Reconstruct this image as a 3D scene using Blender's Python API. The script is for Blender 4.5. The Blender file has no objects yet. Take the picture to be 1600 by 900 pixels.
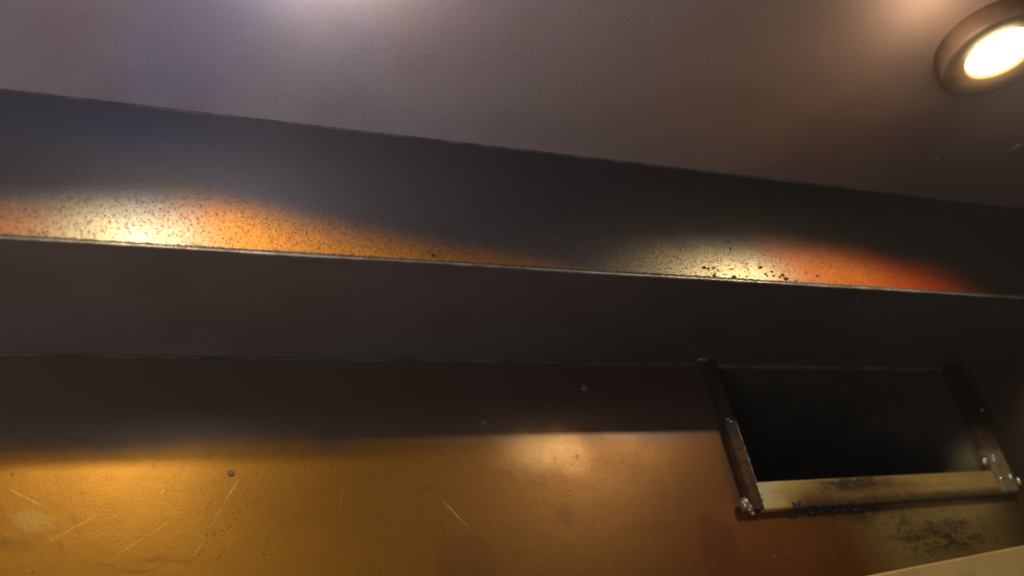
import bpy, bmesh, math, random
from mathutils import Vector, Matrix
random.seed(7)
sc = bpy.context.scene
COL = sc.collection
EYE = 1.6                                   # camera height above the kitchen floor, metres

# ------------------------------------------------------------------ camera
# world axes: +X along the hood, +Y towards the back wall, +Z up; the camera stands at x=0, y=0
F = 1620.0
AX = Vector((3257, -159, F)).normalized()
AY = Vector((-894, -1147, F)); AY = (AY - AX * AX.dot(AY)).normalized()
AZ = AX.cross(AY)
if AZ.y < 0: AZ = -AZ
cam_d = bpy.data.cameras.new("camera"); cam = bpy.data.objects.new("camera", cam_d); COL.objects.link(cam)
cam.matrix_world = Matrix(((AX.x, AX.y, -AX.z, 0), (AY.x, AY.y, -AY.z, 0), (AZ.x, AZ.y, -AZ.z, EYE), (0, 0, 0, 1)))
cam_d.sensor_width = 36; cam_d.lens = 36 * F / 1600
cam_d.clip_start = 0.02; cam_d.clip_end = 50
cam_d.dof.use_dof = True; cam_d.dof.focus_distance = 1.12; cam_d.dof.aperture_fstop = 3.2
sc.camera = cam

# ------------------------------------------------------------------ world, lamps, exposure
w = bpy.data.worlds.new("World"); sc.world = w; w.use_nodes = True
bg = w.node_tree.nodes["Background"]; bg.inputs[0].default_value = (0.9, 0.85, 0.9, 1); bg.inputs[1].default_value = 0.012
sc.view_settings.view_transform = 'Standard'; sc.view_settings.look = 'None'
sc.view_settings.exposure = 0; sc.view_settings.gamma = 1; sc.view_settings.use_curve_mapping = False
sc.cycles.use_denoising = True; sc.cycles.filter_width = 1.9; sc.cycles.max_bounces = 8
sc.cycles.sample_clamp_indirect = 4

def area(name, loc, target, size, power, color):
    l = bpy.data.lights.new(name, 'AREA'); l.shape = 'DISK'; l.size = size; l.energy = power; l.color = color
    o = bpy.data.objects.new(name, l); COL.objects.link(o); o.location = loc
    o.rotation_euler = (Vector(target) - Vector(loc)).to_track_quat('-Z', 'Y').to_euler(); return o
# light of the kitchen coming up under the hood, from the left
area("kitchen_light", (-0.9, -0.55, EYE - 0.75), (0.1, 0.6, EYE + 0.5), 0.7, 11.0, (1.0, 0.93, 0.98))

# added unseen point lights that brighten the ceiling near the lamps
def point(name, loc, power, color, size):
    l = bpy.data.lights.new(name, 'POINT'); l.energy = power; l.color = color; l.shadow_soft_size = size
    o = bpy.data.objects.new(name, l); COL.objects.link(o); o.location = (loc[0], loc[1], loc[2] + EYE)
point("ceiling_fill", (0.88, 0.49, 0.650), 0.30, (1.0, 0.80, 0.62), 0.04)
point("ceiling_fill", (0.25, 0.56, 0.655), 0.55, (1.0, 0.95, 0.98), 0.04)
LAMPS = [(1.005, 0.520), (0.15, 0.540)]     # x, y of the two ceiling lamps
H_CEIL, H_LIP, Y_PANEL, Y_WALL, X_L, X_R = 0.711, 0.545, 0.80, 1.0, -0.9, 1.372

# ------------------------------------------------------------------ helpers
def V(x, y, z): return Vector((x, y, z + EYE))
def link(name, me, mat, parent=None, smooth=False):
    o = bpy.data.objects.new(name, me); COL.objects.link(o)
    if mat and not me.materials: me.materials.append(mat)
    if smooth:
        for p in me.polygons: p.use_smooth = True
    if parent:
        o.parent = parent
        o.matrix_parent_inverse = Matrix.Translation(-world_loc(parent))
    return o
def world_loc(o):
    v = Vector(o.location)
    if o.parent: v = v + world_loc(o.parent) + o.matrix_parent_inverse.to_translation()
    return v
def obj(name, bm, mat, parent=None, smooth=False):
    bmesh.ops.recalc_face_normals(bm, faces=bm.faces)
    me = bpy.data.meshes.new(name); bm.to_mesh(me); bm.free()
    return link(name, me, mat, parent, smooth)
def thing(name, loc, label, cat, group=None):
    o = bpy.data.objects.new(name, None); COL.objects.link(o); o.location = loc; o.empty_display_size = 0.05
    o['label'] = label; o['category'] = cat
    if group: o['group'] = group
    return o
def box(bm, a, b, bevel=0.0, seg=2):
    r = bmesh.ops.create_cube(bm, size=1)
    vs = r['verts']
    for v in vs:
        v.co = Vector([(a[i] + b[i]) / 2 + v.co[i] * (b[i] - a[i]) for i in range(3)]); v.co.z += EYE
    if bevel:
        es = list({e for v in vs for e in v.link_edges})
        bmesh.ops.bevel(bm, geom=es, offset=bevel, segments=seg, affect='EDGES', profile=0.5)
def lathe(bm, prof, cx, cy, n=64):
    rings = []
    for r, z in prof:
        if r < 1e-6: rings.append([bm.verts.new(V(cx, cy, z))])
        else: rings.append([bm.verts.new(V(cx + r * math.cos(2 * math.pi * i / n), cy + r * math.sin(2 * math.pi * i / n), z)) for i in range(n)])
    for A, B in zip(rings, rings[1:]):
        for i in range(n):
            j = (i + 1) % n
            if len(A) == 1: bm.faces.new((A[0], B[i], B[j]))
            elif len(B) == 1: bm.faces.new((A[i], A[j], B[0]))
            else: bm.faces.new((A[i], A[j], B[j], B[i]))
def tube(bm, pts, rad, n=8):
    rings = []
    for k, p in enumerate(pts):
        d = (pts[min(k + 1, len(pts) - 1)] - pts[max(k - 1, 0)]).normalized()
        u = d.orthogonal().normalized(); v = d.cross(u)
        r = rad[k] if isinstance(rad, list) else rad
        rings.append([bm.verts.new(p + (u * math.cos(2 * math.pi * i / n) + v * math.sin(2 * math.pi * i / n)) * r) for i in range(n)])
    for A, B in zip(rings, rings[1:]):
        for i in range(n): bm.faces.new((A[i], A[(i + 1) % n], B[(i + 1) % n], B[i]))
    bm.faces.new(rings[0]); bm.faces.new(rings[-1])
def lump(bm, c, r, sub=2, rough=0.25, flat=(1, 1, 1)):
    q = bmesh.ops.create_icosphere(bm, subdivisions=sub, radius=1)
    rot = Matrix.Rotation(random.uniform(0, 6.28), 3, Vector((random.random() - .5, random.random() - .5, random.random() - .5)).normalized())
    for v in q['verts']:
        k = 1 + random.uniform(-rough, rough)
        p = rot @ (v.co * r * k)
        v.co = Vector((p.x * flat[0], p.y * flat[1], p.z * flat[2])) + c

class G:
    """short-hand for node graphs; every value is a socket or a number"""
    def __init__(s, name):
        s.m = bpy.data.materials.new(name); s.m.use_nodes = True
        s.t = s.m.node_tree; s.n = s.t.nodes; s.b = s.n["Principled BSDF"]
        g = s.n.new("ShaderNodeNewGeometry"); a = s.n.new("ShaderNodeVectorMath"); a.operation = 'SUBTRACT'
        a.inputs[1].default_value = (0, 0, EYE); s.t.links.new(g.outputs["Position"], a.inputs[0]); s.p = a.outputs[0]
        sp = s.n.new("ShaderNodeSeparateXYZ"); s.t.links.new(s.p, sp.inputs[0]); s.x, s.y, s.z = sp.outputs
    def put(s, inp, v):
        if hasattr(v, "is_output"): s.t.links.new(v, inp)
        elif isinstance(v, (tuple, list)): inp.default_value = (*v, 1) if len(inp.default_value) == 4 and len(v) == 3 else v
        else: inp.default_value = v
    def math(s, op, a, b=0.0, c=0.0):
        n = s.n.new("ShaderNodeMath"); n.operation = op
        s.put(n.inputs[0], a); s.put(n.inputs[1], b); s.put(n.inputs[2], c); return n.outputs[0]
    def add(s, a, b): return s.math('ADD', a, b)
    def sub(s, a, b): return s.math('SUBTRACT', a, b)
    def mul(s, *v):
        r = v[0]
        for q in v[1:]: r = s.math('MULTIPLY', r, q)
        return r
    def mx(s, *v):
        r = v[0]
        for q in v[1:]: r = s.math('MAXIMUM', r, q)
        return r
    def ramp(s, v, lo, hi, a=0.0, b=1.0):
        n = s.n.new("ShaderNodeMapRange"); n.interpolation_type = 'SMOOTHSTEP'
        s.put(n.inputs[0], v); s.put(n.inputs[1], lo); s.put(n.inputs[2], hi); s.put(n.inputs[3], a); s.put(n.inputs[4], b); return n.outputs[0]
    def vec(s, sx=1, sy=1, sz=1, off=(0, 0, 0)):
        n = s.n.new("ShaderNodeMapping"); s.t.links.new(s.p, n.inputs[0])
        n.inputs["Scale"].default_value = (sx, sy, sz); n.inputs["Location"].default_value = off; return n.outputs[0]
    def noise(s, scale, detail=3, rough=0.55, vec=None, dist=0.0):
        n = s.n.new("ShaderNodeTexNoise"); s.put(n.inputs["Vector"], vec or s.p)
        n.inputs["Scale"].default_value = scale; n.inputs["Detail"].default_value = detail
        n.inputs["Roughness"].default_value = rough; n.inputs["Distortion"].default_value = dist; return n.outputs[0]
    def specks(s, scale, size, vec=None, keep=0.5):
        """round specks: a Voronoi cell shows one when its random value passes keep"""
        n = s.n.new("ShaderNodeTexVoronoi"); s.put(n.inputs["Vector"], vec or s.p); n.inputs["Scale"].default_value = scale
        sp = s.n.new("ShaderNodeSeparateColor"); s.t.links.new(n.outputs["Color"], sp.inputs[0])
        on = s.math('LESS_THAN', sp.outputs[0], keep)
        rad = s.math('MULTIPLY_ADD', sp.outputs[1], size * 0.7, size * 0.3)
        return s.mul(on, s.ramp(n.outputs["Distance"], s.mul(rad, 1.0), s.mul(rad, 0.55)))
    def mix(s, f, a, b):
        n = s.n.new("ShaderNodeMix"); n.data_type = 'RGBA'
        s.put(n.inputs[0], f); s.put(n.inputs[6], a); s.put(n.inputs[7], b); return n.outputs[2]
    def blob(s, u, v, cu, cv, ru, rv, soft=0.6, wob=None, amt=0.0):
        """soft ellipse on the plane (u, v); wob roughens its outline"""
        a = s.math('DIVIDE', s.sub(u, cu), ru); b = s.math('DIVIDE', s.sub(v, cv), rv)
        d = s.math('SQRT', s.add(s.mul(a, a), s.mul(b, b)))
        if wob is not None: d = s.add(d, s.mul(s.sub(wob, 0.5), amt))
        return s.ramp(d, 1.0, 1.0 - soft)
    def seg(s, u, v, p, q, wd, fade=None):
        """thin scratch from p to q on the plane (u, v)"""
        dx, dy = q[0] - p[0], q[1] - p[1]; L = math.hypot(dx, dy); dx /= L; dy /= L
        pu, pv = s.sub(u, p[0]), s.sub(v, p[1])
        al = s.add(s.mul(pu, dx), s.mul(pv, dy)); ac = s.math('ABSOLUTE', s.sub(s.mul(pu, dy), s.mul(pv, dx)))
        m = s.mul(s.ramp(ac, wd, wd * 0.2), s.ramp(al, 0, L * 0.15), s.ramp(al, L, L * 0.7))
        return m
    def bump(s, h, strength=0.3, dist=0.002, prev=None):
        n = s.n.new("ShaderNodeBump"); s.put(n.inputs["Height"], h)
        n.inputs["Strength"].default_value = strength; n.inputs["Distance"].default_value = dist
        if prev is not None: s.t.links.new(prev, n.inputs["Normal"])
        return n.outputs[0]
    def out(s, col, rough=0.5, metal=0.0, normal=None, spec=0.5, coat=0.0, coat_rough=0.3):
        s.put(s.b.inputs["Base Color"], col); s.put(s.b.inputs["Roughness"], rough); s.put(s.b.inputs["Metallic"], metal)
        s.put(s.b.inputs["Specular IOR Level"], spec); s.put(s.b.inputs["Coat Weight"], coat); s.put(s.b.inputs["Coat Roughness"], coat_rough)
        if normal is not None: s.t.links.new(normal, s.b.inputs["Normal"])
        return s.m
def wall_pt(px, py, Y=1.0):
    """point of the plane y=Y that the photograph's pixel looks at, as (x, z)"""
    d = Vector((px - 800, 450 - py, F)); r = Vector((d.dot(AX), d.dot(AY), d.dot(AZ))); r *= Y / r.y; return (r.x, r.z)

# ------------------------------------------------------------------ materials
def mat_ceiling():
    g = G("greasy_ceiling_steel")
    n1 = g.noise(3.2, 3, 0.5); n2 = g.noise(7, 3, 0.5, g.vec(1, 1, 1, (4, 2, 0)))
    brown = g.ramp(g.add(g.x, g.mul(g.sub(n1, 0.5), 0.35)), 0.22, 0.85)
    col = g.mix(brown, (0.82, 0.73, 0.76), (0.60, 0.41, 0.29))
    col = g.mix(g.mul(g.ramp(n1, 0.5, 0.68), g.sub(1, brown), 0.55), col, (0.48, 0.45, 0.66))     # violet lens flare painted into the colour
    col = g.mix(g.mul(g.ramp(n2, 0.52, 0.7), g.sub(1, brown), 0.5), col, (0.62, 0.45, 0.40))                       # rose lens flare, painted likewise
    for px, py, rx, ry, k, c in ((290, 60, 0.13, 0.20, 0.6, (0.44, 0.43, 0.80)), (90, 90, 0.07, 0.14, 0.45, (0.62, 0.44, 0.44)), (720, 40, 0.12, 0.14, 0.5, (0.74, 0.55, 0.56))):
        P = plenum_pt(px, py, H_CEIL); col = g.mix(g.mul(g.blob(g.x, g.y, *P, rx, ry, 0.95, n1, 0.5), k), col, c)  # flare colour bands painted as soft blobs
    peel = g.noise(260, 2, 0.5, g.vec(1, 1, 1)); grain = g.noise(900, 1, 0.5)
    falloff = g.mul(g.ramp(g.add(g.x, g.mul(g.sub(n2, 0.5), 0.5)), 0.55, 1.25), g.ramp(g.add(g.y, g.mul(g.sub(n1, 0.5), 0.25)), 0.60, 0.76))
    col = g.mix(g.mul(falloff, 0.75), col, (0.14, 0.085, 0.075))                                     # light falling off to the right and the fold, painted brown
    dots = g.specks(26, 0.10, None, 0.10)
    col = g.mix(g.mul(dots, 0.5), col, (0.8, 0.76, 0.72))
    col = g.mix(g.ramp(grain, 0.35, 0.75, 0, 0.25), col, (0.1, 0.08, 0.07))
    h = g.bump(peel, 0.32, 0.0012); h = g.bump(grain, 0.2, 0.0006, h); h = g.bump(dots, 0.3, 0.001, h)
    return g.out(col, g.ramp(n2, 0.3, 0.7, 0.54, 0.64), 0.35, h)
def mat_panel():
    g = G("greasy_panel_steel")
    wob = g.noise(6, 4, 0.55); fine = g.noise(420, 2, 0.6); mid = g.noise(60, 3, 0.6)
    xx = g.add(g.x, g.mul(g.sub(wob, 0.5), 0.10))
    low = g.ramp(g.z, 0.69, 0.60)                                            # the film is thickest along the bottom hem
    zz = g.add(g.z, g.mul(g.sub(g.noise(9, 4, 0.6, g.vec(1, 1, 1, (5, 2, 1))), 0.5), 0.03))
    def below(a, b, soft):                                                   # grease colour cut off at the lamp pool's edge, line a-b
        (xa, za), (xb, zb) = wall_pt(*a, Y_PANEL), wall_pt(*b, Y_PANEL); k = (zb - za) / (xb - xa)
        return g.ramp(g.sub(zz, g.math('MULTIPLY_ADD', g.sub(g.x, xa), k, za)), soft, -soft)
    amber = g.mul(g.ramp(xx, 0.125, 0.22), below((330, 318), (800, 412), 0.028))  # amber grease, its upper edge painted to the light pool
    red = g.mul(g.ramp(xx, 0.78, 0.98), g.ramp(xx, 1.22, 1.08), below((1230, 384), (1545, 446), 0.032))  # red grease, painted to end where the lamp's pool does
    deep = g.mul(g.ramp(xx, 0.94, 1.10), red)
    orange_end = g.mul(g.ramp(xx, 0.07, 0.0), g.ramp(zz, 0.60, 0.55))  # orange towards the low left end
    col = g.mix(dim_right(g), (0.12, 0.118, 0.14), (0.04, 0.038, 0.042))  # base darkens to the right as painted light falloff
    col = g.mix(g.mul(g.blob(g.x, g.z, *wall_pt(130, 200, Y_PANEL), 0.16, 0.07, 0.95), 0.7), col, (0.13, 0.15, 0.21))   # blue flare tint painted on the steel
    for cx, rx, rz, k in ((0.075, 0.15, 0.065, 0.62), (0.75, 0.18, 0.065, 0.75)):        # lamp highlights above the hem, painted as pale patches
        col = g.mix(g.mul(g.blob(xx, zz, cx, 0.548, rx, rz, 0.95), k), col, (0.54, 0.43, 0.22))
    col = g.mix(g.mul(orange_end, 0.85), col, (0.55, 0.20, 0.06))
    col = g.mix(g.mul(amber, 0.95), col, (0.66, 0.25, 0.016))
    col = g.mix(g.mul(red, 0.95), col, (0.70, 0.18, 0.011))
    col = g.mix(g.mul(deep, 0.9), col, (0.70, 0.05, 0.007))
    soot = g.mul(g.ramp(g.z, 0.66, 0.57), g.mx(g.mul(g.specks(300, 0.44, None, 0.5), 0.9), g.mul(g.specks(520, 0.55, None, 0.6), 0.75)))
    col = g.mix(g.mul(soot, 0.8), col, (0.07, 0.045, 0.02))
    col = g.mix(g.ramp(fine, 0.4, 0.72, 0, 0.35), col, (0.10, 0.08, 0.06))
    shine = g.specks(120, 0.12, None, 0.15)
    h = g.bump(fine, 0.22, 0.0008); h = g.bump(mid, 0.08, 0.001, h); h = g.bump(soot, 0.4, 0.001, h); col = g.mix(g.mul(low, g.ramp(g.z, 0.62, 0.57), g.ramp(g.noise(190, 3, 0.7), 0.42, 0.66, 0, 0.4)), col, (0.06, 0.045, 0.03)); h = g.bump(shine, 0.5, 0.001, h)
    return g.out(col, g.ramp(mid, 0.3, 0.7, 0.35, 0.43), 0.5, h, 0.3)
def dim_right(g): return g.ramp(g.x, 0.1, 0.9)
def mat_plenum():
    g = G("dull_plenum_steel")
    n = g.noise(9, 4, 0.5); f = g.noise(500, 2, 0.6); br = g.noise(30, 3, 0.5, g.vec(0.15, 6, 6))
    col = g.mix(g.ramp(n, 0.35, 0.7), (0.22, 0.205, 0.21), (0.19, 0.165, 0.16))
    col = g.mix(g.mul(dim_right(g), 0.7), col, (0.024, 0.02, 0.021))  # loss of light to the right painted into the plate
    d = g.specks(30, 0.08, None, 0.12); col = g.mix(g.mul(d, 0.35), col, (0.5, 0.45, 0.42))
    s = None
    for p, q in (((1455, 492), (1495, 470)), ((965, 468), (985, 455)), ((1338, 460), (1342, 476))):
        P, Q = plenum_pt(*p), plenum_pt(*q); k = g.seg(g.x, g.y, P, Q, 0.003); s = k if s is None else g.mx(s, k)
    col = g.mix(g.mul(s, 0.2), col, (0.4, 0.34, 0.25))
    h = g.bump(f, 0.25, 0.001); h = g.bump(br, 0.1, 0.001, h)
    return g.out(col, 0.5, 0.35, h)
def plenum_pt(px, py, H=H_LIP):
    d = Vector((px - 800, 450 - py, F)); r = Vector((d.dot(AX), d.dot(AY), d.dot(AZ))); r *= H / r.z; return (r.x, r.y)
def mat_wall():
    g = G("grease_stained_wall_steel")
    wob = g.noise(16, 4, 0.6); big = g.noise(5, 4, 0.55); mid = g.noise(55, 4, 0.6); fine = g.noise(520, 2, 0.6)
    wx = g.add(g.x, g.mul(g.sub(wob, 0.5), 0.05)); wz = g.add(g.z, g.mul(g.sub(g.noise(14, 4, 0.6, g.vec(1, 1, 1, (7, 3, 1))), 0.5), 0.05))
    B = lambda px, py, ru, rv, soft=0.6: g.blob(wx, wz, *wall_pt(px, py), ru, rv, soft)
    low = g.ramp(wz, 0.462, 0.425)                                              # grease amber stops at the ledge's shadow line, painted in
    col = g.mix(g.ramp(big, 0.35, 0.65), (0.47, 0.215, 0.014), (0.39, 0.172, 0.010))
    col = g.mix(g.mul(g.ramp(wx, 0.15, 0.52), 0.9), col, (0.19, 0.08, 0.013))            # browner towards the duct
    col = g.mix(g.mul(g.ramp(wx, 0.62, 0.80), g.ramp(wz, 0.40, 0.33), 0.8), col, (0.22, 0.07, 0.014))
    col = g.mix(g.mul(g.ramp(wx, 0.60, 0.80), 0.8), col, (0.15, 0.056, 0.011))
    col = g.mix(g.mul(B(1180, 870, 0.13, 0.10, 0.5), 0.65), col, (0.22, 0.068, 0.016))     # red-brown burn below the collar corner
    col = g.mix(g.mul(g.ramp(wx, 0.98, 1.10), 0.95), col, (0.36, 0.25, 0.075))             # olive steel to the right
    col = g.mix(g.mul(B(1500, 800, 0.13, 0.03, 0.8), 0.8), col, (0.50, 0.36, 0.14))
    col = g.mix(g.sub(1, low), col, g.mix(g.ramp(g.x, 0, 0.8), (0.19, 0.14, 0.095), (0.11, 0.07, 0.055)))  # shadow under the ledge painted as dark brown
    col = g.mix(g.mul(B(850, 705, 0.085, 0.045, 0.95), 0.75), col, (0.62, 0.36, 0.15))  # lamp highlight below the shadow edge painted pale
    # old drip marks and clean patches
    for (px, py, ru, rv, k, c) in ((55, 815, 0.02, 0.013, 0.22, (0.55, 0.42, 0.16)), (885, 805, 0.018, 0.011, 0.6, (0.15, 0.055, 0.01)),
                                   (815, 840, 0.045, 0.03, 0.45, (0.20, 0.085, 0.013)), (1120, 850, 0.035, 0.05, 0.5, (0.12, 0.04, 0.01)),
                                   (730, 880, 0.04, 0.04, 0.45, (0.15, 0.065, 0.011))):
        col = g.mix(g.mul(B(px, py, ru, rv, 0.35), k), col, c)
    # soot on the olive part and around the collar
    sootz = g.mul(B(1465, 835, 0.14, 0.05, 0.9), 1.0)
    sm = g.noise(75, 4, 0.7, g.vec(0.55, 1, 1)); sm2 = g.noise(30, 3, 0.6, g.vec(0.3, 1, 2))
    col = g.mix(g.mul(sootz, g.ramp(sm, 0.50, 0.60), 0.9), col, (0.03, 0.025, 0.015))
    col = g.mix(g.mul(sootz, g.ramp(sm2, 0.42, 0.62), 0.55), col, (0.07, 0.055, 0.03))
    col = g.mix(g.mul(B(1345, 802, 0.14, 0.017, 0.9), g.ramp(mid, 0.3, 0.55, 0.4, 1), 0.9), col, (0.045, 0.03, 0.018))
    col = g.mix(g.mul(B(1150, 740, 0.028, 0.09, 0.7), 0.75), col, (0.07, 0.035, 0.02))
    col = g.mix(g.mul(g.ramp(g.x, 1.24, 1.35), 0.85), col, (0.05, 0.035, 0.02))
    # pits, droplets and flecks
    pits = g.mul(low, g.specks(150, 0.28, None, 0.16)); cl = g.ramp(g.noise(11, 3, 0.6, g.vec(1, 1, 1, (2, 9, 4))), 0.5, 0.64)
    pits2 = g.mul(low, cl, g.specks(260, 0.4, None, 0.4))
    col = g.mix(g.mul(g.mx(pits, pits2), 0.6), col, (0.10, 0.045, 0.01))
    drops = g.mul(low, g.ramp(g.x, 0.5, 0.75), g.specks(190, 0.3, g.vec(1, 1, 1, (1.3, 0, 2.2)), 0.28))
    col = g.mix(g.mul(drops, 0.18), col, (0.85, 0.55, 0.25))
    # scratches down to bright metal, and dull dark drag marks
    s = None
    for p, q, wd in (((376, 744), (323, 832), 0.0008), ((10, 762), (80, 796), 0.0007), ((270, 812), (170, 875), 0.0005), ((690, 780), (740, 832), 0.0009),
                     ((536, 765), (530, 795), 0.0006), ((318, 846), (300, 872), 0.0006), ((160, 800), (50, 860), 0.0005), ((258, 764), (250, 772), 0.0009)):
        k = g.seg(wx2(g, wob), wz2(g, wob), wall_pt(*p), wall_pt(*q), wd); s = k if s is None else g.mx(s, k)
    s = g.mul(s, g.ramp(mid, 0.3, 0.55, 0.35, 1))
    col = g.mix(g.mul(s, 0.38), col, (0.95, 0.66, 0.28))
    d = None
    for p, q, wd in (((215, 866), (310, 878), 0.003), ((80, 838), (98, 870), 0.0025), ((130, 890), (260, 888), 0.003), ((0, 845), (60, 862), 0.006),
                     ((108, 800), (122, 840), 0.003), ((640, 765), (700, 768), 0.003), ((926, 800), (924, 840), 0.004)):
        k = g.seg(wx, wz, wall_pt(*p), wall_pt(*q), wd); d = k if d is None else g.mx(d, k)
    col = g.mix(g.mul(d, 0.3), col, (0.16, 0.07, 0.012))
    col = g.mix(g.ramp(fine, 0.42, 0.75, 0, 0.45), col, (0.15, 0.07, 0.015))
    h = g.bump(fine, 0.18, 0.0008); h = g.bump(mid, 0.10, 0.002, h); h = g.bump(drops, 0.6, 0.0012, h); h = g.bump(pits, -0.6, 0.001, h); h = g.bump(s, -0.5, 0.0006, h)
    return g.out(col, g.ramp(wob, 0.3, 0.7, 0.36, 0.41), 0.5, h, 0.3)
def wx2(g, wob): return g.add(g.x, g.mul(g.sub(wob, 0.5), 0.006))
def wz2(g, wob): return g.add(g.z, g.mul(g.sub(wob, 0.5), 0.006))
def mat_plain(name, c1, c2, scale, rough, metal, bump=0.3, bd=0.001, lo=0.4, hi=0.62, c3=None, fs=300):
    g = G(name); n = g.noise(scale, 4, 0.6); f = g.noise(fs, 3, 0.6)
    col = g.mix(g.ramp(n, lo, hi), c1, c2)
    if c3: col = g.mix(g.ramp(g.noise(scale * 2.3, 4, 0.65, g.vec(1, 1, 1, (3, 1, 5))), 0.5, 0.64), col, c3)
    return g.out(col, rough, metal, g.bump(f, bump, bd))
def mat_sill():
    g = G("collar_sill_steel"); n = g.noise(70, 4, 0.65); f = g.noise(400, 3, 0.6); st = g.noise(40, 3, 0.6, g.vec(0.2, 1, 2))
    xx = g.add(g.x, g.mul(g.sub(n, 0.5), 0.04))
    zz = g.add(g.z, g.mul(g.sub(n, 0.5), 0.012))
    col = g.mix(g.ramp(st, 0.35, 0.65), (0.48, 0.31, 0.08), (0.58, 0.42, 0.15))
    pale = g.ramp(g.add(xx, g.mul(g.sub(g.z, 0.376), -0.9)), 0.93, 0.89)
    col = g.mix(pale, col, (0.56, 0.48, 0.28))
    edge = g.blob(xx, zz, 0.955, 0.334, 0.065, 0.027, 0.6); col = g.mix(g.mul(edge, 0.9), col, (0.24, 0.07, 0.014))
    br = g.mul(g.blob(xx, zz, 1.04, 0.354, 0.17, 0.026, 0.8), g.ramp(st, 0.3, 0.55, 0.5, 1)); col = g.mix(g.mul(br, 0.9), col, (0.15, 0.068, 0.02))
    ch = g.mul(g.blob(xx, zz, 1.02, 0.364, 0.095, 0.018, 0.8), g.ramp(g.noise(90, 5, 0.75, g.vec(0.5, 1, 1)), 0.42, 0.56))
    ch2 = g.mul(g.ramp(zz, 0.349, 0.338), g.ramp(xx, 0.91, 0.95)); col = g.mix(g.mul(ch2, 0.85), col, (0.05, 0.035, 0.02))
    ch3 = g.blob(xx, zz, *wall_pt(1193, 776, 0.985), 0.006, 0.006, 0.4)
    col = g.mix(g.mul(g.mx(ch, g.mul(ch3, g.ramp(n, 0.4, 0.5))), 0.85), col, (0.035, 0.025, 0.02))
    return g.out(col, 0.42, 0.4, g.bump(f, 0.25, 0.001))
def mat_jamb():
    g = G("burnt_collar_steel"); n = g.noise(60, 4, 0.65); f = g.noise(260, 3, 0.65)
    col = g.mix(g.ramp(n, 0.38, 0.62), (0.10, 0.04, 0.016), (0.04, 0.02, 0.012))
    col = g.mix(g.ramp(g.x, 1.1, 1.2), col, g.mix(g.ramp(g.add(g.z, g.mul(g.sub(n, .5), .05)), 0.39, 0.41), (0.22, 0.18, 0.10), (0.12, 0.06, 0.03)))
    col = g.mix(g.ramp(g.add(g.z, g.mul(g.sub(n, .5), .04)), 0.40, 0.45, 0, 0.96), col, g.mix(g.ramp(g.x, 1.1, 1.2), (0.026, 0.02, 0.018), (0.009, 0.007, 0.006)))  # lip's shadow on the upper strips painted dark
    bits = g.specks(150, 0.4, None, 0.4); col = g.mix(g.mul(bits, 0.8), col, (0.02, 0.014, 0.01))
    return g.out(col, 0.6, 0.0, g.bump(g.add(f, bits), 0.5, 0.0015), 0.12)
def mat_duct():
    g = G("sooty_duct_steel"); n = g.noise(20, 4, 0.6); f = g.noise(200, 3, 0.6)
    col = g.mix(g.ramp(n, 0.4, 0.65), (0.035, 0.03, 0.028), (0.055, 0.045, 0.035))
    m = g.mul(g.ramp(g.x, 1.29, 1.31), g.blob(g.y, g.z, 1.02, 0.385, 0.11, 0.07, 0.8, n, 0.4))
    col = g.mix(m, col, (0.34, 0.29, 0.13))
    return g.out(col, 0.6, 0.2, g.bump(f, 0.3, 0.001))
def mat_end():
    g = G("end_panel_steel"); n = g.noise(18, 4, 0.6); f = g.noise(300, 3, 0.6)
    col = g.mix(g.ramp(n, 0.35, 0.65), (0.06, 0.045, 0.035), (0.045, 0.035, 0.028))
    col = g.mix(g.mul(g.blob(g.y, g.z, 0.90, 0.41, 0.12, 0.11, 0.9, n, 0.5), 0.8), col, (0.22, 0.10, 0.03))  # brown glow painted as a patch on the steel
    return g.out(col, 0.5, 0.3, g.bump(f, 0.3, 0.001))
def mat_lens():
    g = G("glowing_lens"); g.out((0.9, 0.88, 0.8), 0.3)
    r = None
    g.put(g.b.inputs["Emission Color"], (1.0, 0.80, 0.42)); g.b.inputs["Emission Strength"].default_value = 50
    return g.m

M = dict(corner=mat_plain('dark_corner_seam', (0.12, 0.11, 0.125), (0.06, 0.055, 0.06), 40, 0.6, 0.1), ceil=mat_ceiling(), panel=mat_panel(), plenum=mat_plenum(), wall=mat_wall(), sill=mat_sill(), jamb=mat_jamb(), duct=mat_duct(), end=mat_end(), lens=mat_lens(),
         hem=mat_plain("rubbed_hem_steel", (0.24, 0.20, 0.16), (0.48, 0.42, 0.35), 24, 0.35, 0.5),
         grime=mat_plain("caked_grime", (0.045, 0.035, 0.03), (0.09, 0.065, 0.05), 120, 0.6, 0.0, 0.8, 0.001),
         char=mat_plain("black_char", (0.018, 0.013, 0.009), (0.06, 0.036, 0.018), 220, 0.8, 0.0, 0.8, 0.002),
         weld=mat_plain("bright_weld", (0.72, 0.68, 0.60), (0.50, 0.40, 0.27), 90, 0.28, 0.8, 0.3, 0.001),
         oldweld=mat_plain("dark_weld", (0.10, 0.08, 0.06), (0.30, 0.26, 0.20), 90, 0.35, 0.6, 0.4, 0.001),
         rail=mat_plain("rail_steel", (0.85, 0.60, 0.25), (0.72, 0.49, 0.19), 9, 0.4, 0.5, 0.2, 0.001),
         bezel=mat_plain("bezel_enamel", (0.27, 0.17, 0.095), (0.19, 0.115, 0.065), 18, 0.4, 0.0, 0.1, 0.0005),
         rivet=mat_plain("tarnished_rivet", (0.24, 0.11, 0.02), (0.17, 0.08, 0.018), 150, 0.5, 0.3),
         plug=mat_plain("greasy_plug", (0.26, 0.19, 0.15), (0.2, 0.14, 0.11), 120, 0.4, 0.4),
         seam=mat_plain("seam_steel", (0.17, 0.145, 0.11), (0.08, 0.07, 0.055), 22, 0.4, 0.4))

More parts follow.
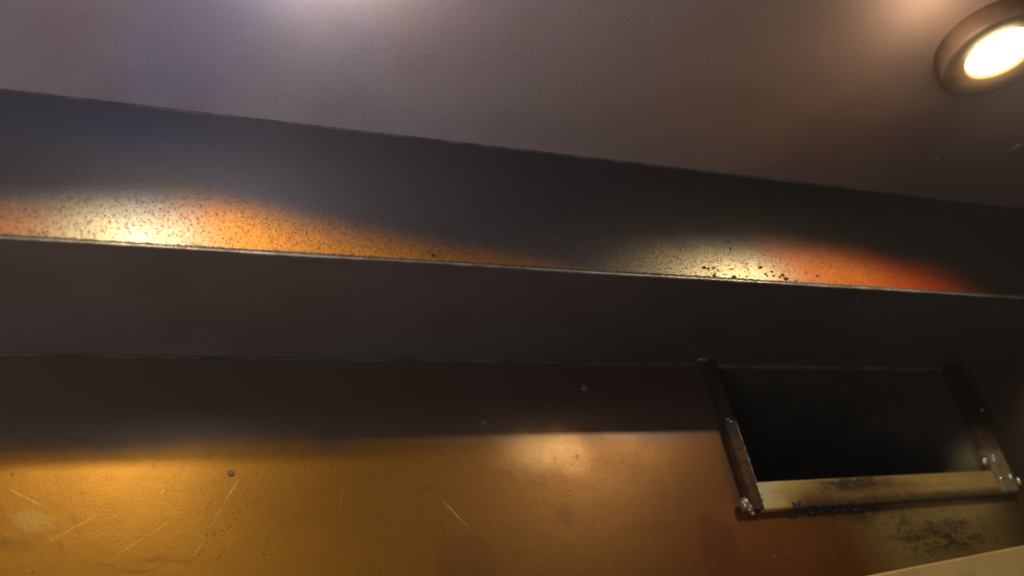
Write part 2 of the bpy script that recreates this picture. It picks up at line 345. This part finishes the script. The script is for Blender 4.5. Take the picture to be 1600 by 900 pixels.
# ------------------------------------------------------------------ the hood
hood = thing("exhaust_hood", V(0.25, Y_WALL, 0.10), "grease stained steel inside of an exhaust hood with amber back wall", "exhaust hood")
# ceiling: sheet with a soft fold where it turns down into the front panel
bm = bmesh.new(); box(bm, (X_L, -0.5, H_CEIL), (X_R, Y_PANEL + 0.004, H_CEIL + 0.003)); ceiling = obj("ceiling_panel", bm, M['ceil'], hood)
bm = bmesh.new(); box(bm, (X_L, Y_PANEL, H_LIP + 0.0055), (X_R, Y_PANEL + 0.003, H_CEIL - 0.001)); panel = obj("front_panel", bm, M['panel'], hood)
bm = bmesh.new()
N = 160
tube(bm, [V(X_L + (X_R - X_L) * i / N, Y_PANEL + 0.0012, H_CEIL - 0.0008) for i in range(N + 1)], 0.0024, 10)
obj("corner_seam", bm, M['corner'], panel, True)  # darker strip along the fold
bm = bmesh.new()                                                             # rolled hem along the bottom of the panel
N = 420
tube(bm, [V(X_L + (X_R - X_L) * i / N, Y_PANEL - 0.0012 + 0.0002 * math.sin(i * .07), H_LIP + 0.0009 + 0.00025 * math.sin(i * .11)) for i in range(N + 1)], 0.0016, 10)
obj("hem", bm, M['hem'], panel, True)
bm = bmesh.new()                                                             # grime caked on the hem, uneven
N = 1100
tube(bm, [V(X_L + (X_R - X_L) * i / N, Y_PANEL + 0.0002, H_LIP + 0.0040 + random.uniform(-.0002, .0002)) for i in range(N + 1)], [random.uniform(0.0015, 0.0025) for i in range(N + 1)], 7)
obj("grime_bead", bm, M['grime'], panel)
bm = bmesh.new()                                                             # soot crumbs stuck to the pale patch of the panel
for i in range(18):
    px = random.choice([random.uniform(1085, 1245), random.uniform(1000, 1330)]); by = 368 + 0.0594 * px
    py = by - abs(random.gauss(0, 9)) - 3
    x, z = wall_pt(px, py, Y_PANEL); r = random.uniform(0.0007, 0.0019) * (1.0 if by - py < 22 else 0.7)
    lump(bm, V(x, Y_PANEL - r * .3, z), r, 1, 0.4, (1.5, .7, .8))
for px, py, r in ((1147, 433, .003), (1228, 436, .003), (1116, 431, .0022), (1100, 418, .0022), (1115, 419, .002), (1188, 418, .0022), (1138, 378, .0014), (1141, 388, .0013), (676, 399, .0022), (1352, 416, .0014)):
    x, z = wall_pt(px, py, Y_PANEL); r *= .8; lump(bm, V(x, Y_PANEL - r * .3, z), r, 2, 0.35, (1.2, .7, .9))
o = obj("soot_crumb", bm, M['char'], panel); o['kind'] = "stuff"
bm = bmesh.new(); box(bm, (X_L, Y_PANEL + 0.0005, H_LIP), (X_R, Y_WALL - 0.0005, H_LIP + 0.002)); obj("plenum_top", bm, M['plenum'], hood)
# back wall, one sheet with the duct hole cut out
bm = bmesh.new()
xs, zs = (X_L, 0.860, 1.312, X_R), (0.02, 0.362, 0.5435, H_LIP - 0.0003)
for y in (Y_WALL, Y_WALL + 0.002):
    gv = [[bm.verts.new(V(x, y, z)) for z in zs] for x in xs]
    for i in range(3):
        for j in range(3):
            if (i, j) != (1, 1): bm.faces.new((gv[i][j], gv[i + 1][j], gv[i + 1][j + 1], gv[i][j + 1]))
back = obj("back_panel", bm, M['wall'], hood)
bm = bmesh.new(); N = 200                                                     # folded seam between ledge and wall
tube(bm, [V(X_L + (0.85 - X_L) * i / N, Y_WALL - 0.001, H_LIP - 0.001 + 0.0004 * math.sin(i * .13)) for i in range(N + 1)], 0.0019, 8)
obj("fold_seam", bm, M['seam'], back, True)
for px, py, r in ((361, 740, .0036), (913, 606, .0045), (757, 660, .0045)):
    x, z = wall_pt(px, py); bm = bmesh.new(); n = 20
    rings = []
    for rr, d in ((r, 0), (r, .0005), (r * .85, .0009), (r * .45, .0010)):
        rings.append([bm.verts.new(V(x + rr * math.cos(6.2832 * i / n), Y_WALL - d, z + rr * math.sin(6.2832 * i / n))) for i in range(n)])
    for A, Bq in zip(rings, rings[1:]):
        for i in range(n): bm.faces.new((A[i], A[(i + 1) % n], Bq[(i + 1) % n], Bq[i]))
    bm.faces.new(rings[-1]); obj("rivet", bm, M['rivet'] if py > 700 else M['plug'], back, True)
bm = bmesh.new(); box(bm, (X_R, -0.5, 0.02), (X_R + 0.002, Y_WALL + 0.002, H_CEIL)); obj("end_panel", bm, M['end'], hood)
# lower filter rail: a folded channel, hanging a little askew
bm = bmesh.new(); prof = [(0.9, 0.0), (0.9, 0.034), (0.9012, 0.0362), (0.9035, 0.037), (0.930, 0.037), (0.930, 0.0355), (0.9045, 0.0355), (0.9022, 0.0335), (0.9022, 0.002), (0.93, 0.002), (0.93, 0.0)]
def rail_z(x): return 0.185 + (x - 0.95) * 0.061
A = [bm.verts.new(V(X_L, y, rail_z(X_L) + z)) for y, z in prof]; Bq = [bm.verts.new(V(X_R - .002, y, rail_z(X_R) + z)) for y, z in prof]
for i in range(len(prof)): j = (i + 1) % len(prof); bm.faces.new((A[i], A[j], Bq[j], Bq[i]))
bm.faces.new(A); bm.faces.new(Bq); obj("filter_rail", bm, M['rail'], hood)
# round plug in the ceiling: two rings and a button
px, py = plenum_pt(1592, 235, H_CEIL)
bm = bmesh.new(); lathe(bm, [(0.0165, H_CEIL), (0.0165, H_CEIL - .001), (0.0145, H_CEIL - .003), (0.0125, H_CEIL - .0015), (0.0105, H_CEIL - .0015), (0.009, H_CEIL - .0035), (0.0065, H_CEIL - .0035), (0.005, H_CEIL - .002), (0, H_CEIL - .0018)], px, py, 40)
obj("plug", bm, M['plug'], ceiling, True)

# ------------------------------------------------------------------ duct opening
duct = thing("exhaust_duct", V(1.1, Y_WALL, 0.34), "dark rectangular duct opening with scorched welded steel collar in the back wall", "duct")
P = 0.014
def bar(name, a, b, mat, bev=0.002, par=duct):
    bm = bmesh.new(); box(bm, a, b, bev); return obj(name, bm, mat, par)
bar("collar_strip", (0.8500, Y_WALL - P, 0.334), (0.8675, Y_WALL - .0005, 0.5425), M['jamb'])
bar("collar_strip", (0.8685, Y_WALL - P + .002, 0.3335), (1.3015, Y_WALL - .0005, 0.3705), M['sill'])
bar("collar_strip", (1.3025, Y_WALL - P - .002, 0.336), (1.335, Y_WALL - .0005, 0.5425), M['jamb'])
bar("collar_strip", (0.8685, Y_WALL - 0.006, 0.5375), (1.3015, Y_WALL - .0005, 0.5445), M['seam'])
bm = bmesh.new()                                                              # rubbed inner arris of the left strip
tube(bm, [V(0.8677 + .0004 * math.sin(i), Y_WALL - P + .0008, 0.370 + 0.09 * i / 40) for i in range(41)], [0.0005 + 0.0005 * random.random() for i in range(41)], 7)
obj("worn_edge", bm, M['oldweld'], duct, True)
bm = bmesh.new()                                                              # tunnel behind the wall
x0, x1, z0, z1 = 0.858, 1.314, 0.360, 0.5445
for y0, y1 in ((Y_WALL + .003, Y_WALL + .55),):
    q = [[bm.verts.new(V(x, y, z)) for x, z in ((x0, z0), (x1, z0), (x1, z1), (x0, z1))] for y in (y0, y1)]
    for i in range(4): bm.faces.new((q[0][i], q[0][(i + 1) % 4], q[1][(i + 1) % 4], q[1][i]))
    bm.faces.new(q[1])
obj("duct_liner", bm, M['duct'], duct)
def weld(pts, mat):
    bm = bmesh.new()
    for (px, py, d, r, fl) in pts:
        x, z = wall_pt(px, py, Y_WALL - d); lump(bm, V(x, Y_WALL - d, z), r, 3, 0.07, fl)
    return obj("weld_bead", bm, mat, duct, True)
weld([(1164, 787, .012, .0075, (.8, .8, 1.1)), (1171, 794, .010, .0055, (.8, .8, 1)), (1176, 801, .006, .004, (.8, .8, .9))], M['weld'])
weld([(1540, 721, .014, .007, (1.1, .8, .8)), (1551, 716, .016, .0055, (.6, .8, 1.3))], M['weld'])
weld([(1566, 747, .014, .0055, (1.4, .8, .7)), (1578, 745, .015, .005, (.7, .8, 1.2)), (1591, 752, .010, .005, (.6, .8, 1.3))], M['weld'])
weld([(1098, 562, .012, .006, (1.6, .8, .5)), (1106, 561, .010, .0045, (1.6, .8, .5))], M['oldweld'])
weld([(1137, 655, .016, .0035, (1, .7, .8)), (1142, 659, .015, .003, (1, .7, .8))], M['oldweld'])
weld([(1534, 641, .015, .004, (1, .8, .8))], M['oldweld'])
bm = bmesh.new()                                                              # char caked along the foot of the sill
for i in range(300):
    t = random.random() ** 1.5
    x = 0.915 + t * 0.383; r = random.choice((random.uniform(.0005, .0014), random.uniform(.0008, .0030))) * (1.0 if x < 1.06 else 0.55)
    dz = random.gauss(0, .0035 if x < 1.06 else .0013)
    lump(bm, V(x, Y_WALL - (0.0125 if dz > 0 else 0.004), 0.334 + dz), r, 1, 0.4, (1.3, .7, .8))
for i in range(70):
    x = random.gauss(1.03, .03); z = random.gauss(.360, .005)
    if .342 < z < .369: lump(bm, V(x, Y_WALL - P + .0019, z), random.uniform(.0006, .0018), 1, 0.4, (1.3, .5, .8))
for i in range(60):
    z = random.uniform(.338, .45); x = random.uniform(.849, .867); lump(bm, V(x, Y_WALL - P, z), random.uniform(.0006, .0016), 1, .4, (1, .6, 1.2))
o = obj("char_crust", bm, M['char'], duct); o['kind'] = "stuff"
bm = bmesh.new()
for i in range(200):
    px = random.gauss(1480, 55); py = random.gauss(840, 17)
    x, z = wall_pt(px, py)
    if x < 1.34 and z < .335: lump(bm, V(x, Y_WALL - .0002, z), random.uniform(.0004, .0017), 1, .4, (1.6, .3, .8))
o = obj("soot_fleck", bm, M['char'], back); o['kind'] = "stuff"

# ------------------------------------------------------------------ ceiling lamps
def lamp(cx, cy, label, src=None):
    t = thing("ceiling_lamp", V(cx, cy, H_CEIL), label, "lamp", "round lamps in the hood ceiling")
    zf = H_CEIL - 0.027
    if src is None:
        bm = bmesh.new()
        lathe(bm, [(0.0650, H_CEIL + .001), (0.0670, H_CEIL - 0.004), (0.0690, zf + .006), (0.0688, zf + .002), (0.0672, zf), (0.0640, zf - .0002), (0.0420, zf + .0022), (0.0370, zf + .0045), (0.0355, zf + .012)], cx, cy, 96)
        bz = obj("bezel", bm, M['bezel'], t, True)
        bm = bmesh.new(); lathe(bm, [(0.0353, zf + .0065)] + [(0.0353 * math.cos(a * math.pi / 20), zf + .0065 - .007 * math.sin(a * math.pi / 20)) for a in range(1, 11)], cx, cy, 64)
        ln = obj("lens", bm, M['lens'], t, True)
    else:
        for ch in list(src.children):
            if ch.type == 'MESH':
                c = ch.copy(); COL.objects.link(c); c.parent = t; c.matrix_parent_inverse = ch.matrix_parent_inverse.copy()
    return t
lamp_a = lamp(*LAMPS[0], "lit round ceiling lamp with thick pale bezel near the small ceiling plug")
lamp_b = lamp(*LAMPS[1], "lit round ceiling lamp at the end of the hood away from the duct opening", lamp_a)
def lamp_light(t, cx, cy, e_spot, aim):
    l = bpy.data.lights.new("lamp_beam", 'SPOT'); l.energy = e_spot; l.color = (1.0, 0.88, 0.66); l.shadow_soft_size = 0.007
    l.spot_size = math.radians(150); l.spot_blend = 0.25
    o = bpy.data.objects.new("lamp_beam", l); COL.objects.link(o); o.location = V(cx, cy, H_CEIL - 0.029)
    o.rotation_euler = Vector(aim).to_track_quat('-Z', 'Y').to_euler()
lamp_light(lamp_a, *LAMPS[0], 6.2, (-0.17, 0.02, -1))
lamp_light(lamp_b, LAMPS[1][0], LAMPS[1][1] + 0.028, 3.1, (-0.03, 0, -1))

# ------------------------------------------------------------------ thin haze added to stand in for glare around the lamps
g = bpy.data.materials.new("glare_haze"); g.use_nodes = True
nt = g.node_tree; nt.nodes.clear(); mo = nt.nodes.new("ShaderNodeOutputMaterial"); pv = nt.nodes.new("ShaderNodeVolumePrincipled")
pv.inputs["Color"].default_value = (0.92, 0.90, 0.93, 1); pv.inputs["Density"].default_value = 0.011; pv.inputs["Anisotropy"].default_value = 0.3
nt.links.new(pv.outputs[0], mo.inputs["Volume"])
bm = bmesh.new(); box(bm, (X_L - 1.5, -2.0, -EYE - 1.0), (X_R + 1.0, 2.6, H_CEIL + 0.3)); o = obj("haze", bm, g); o['kind'] = "stuff"
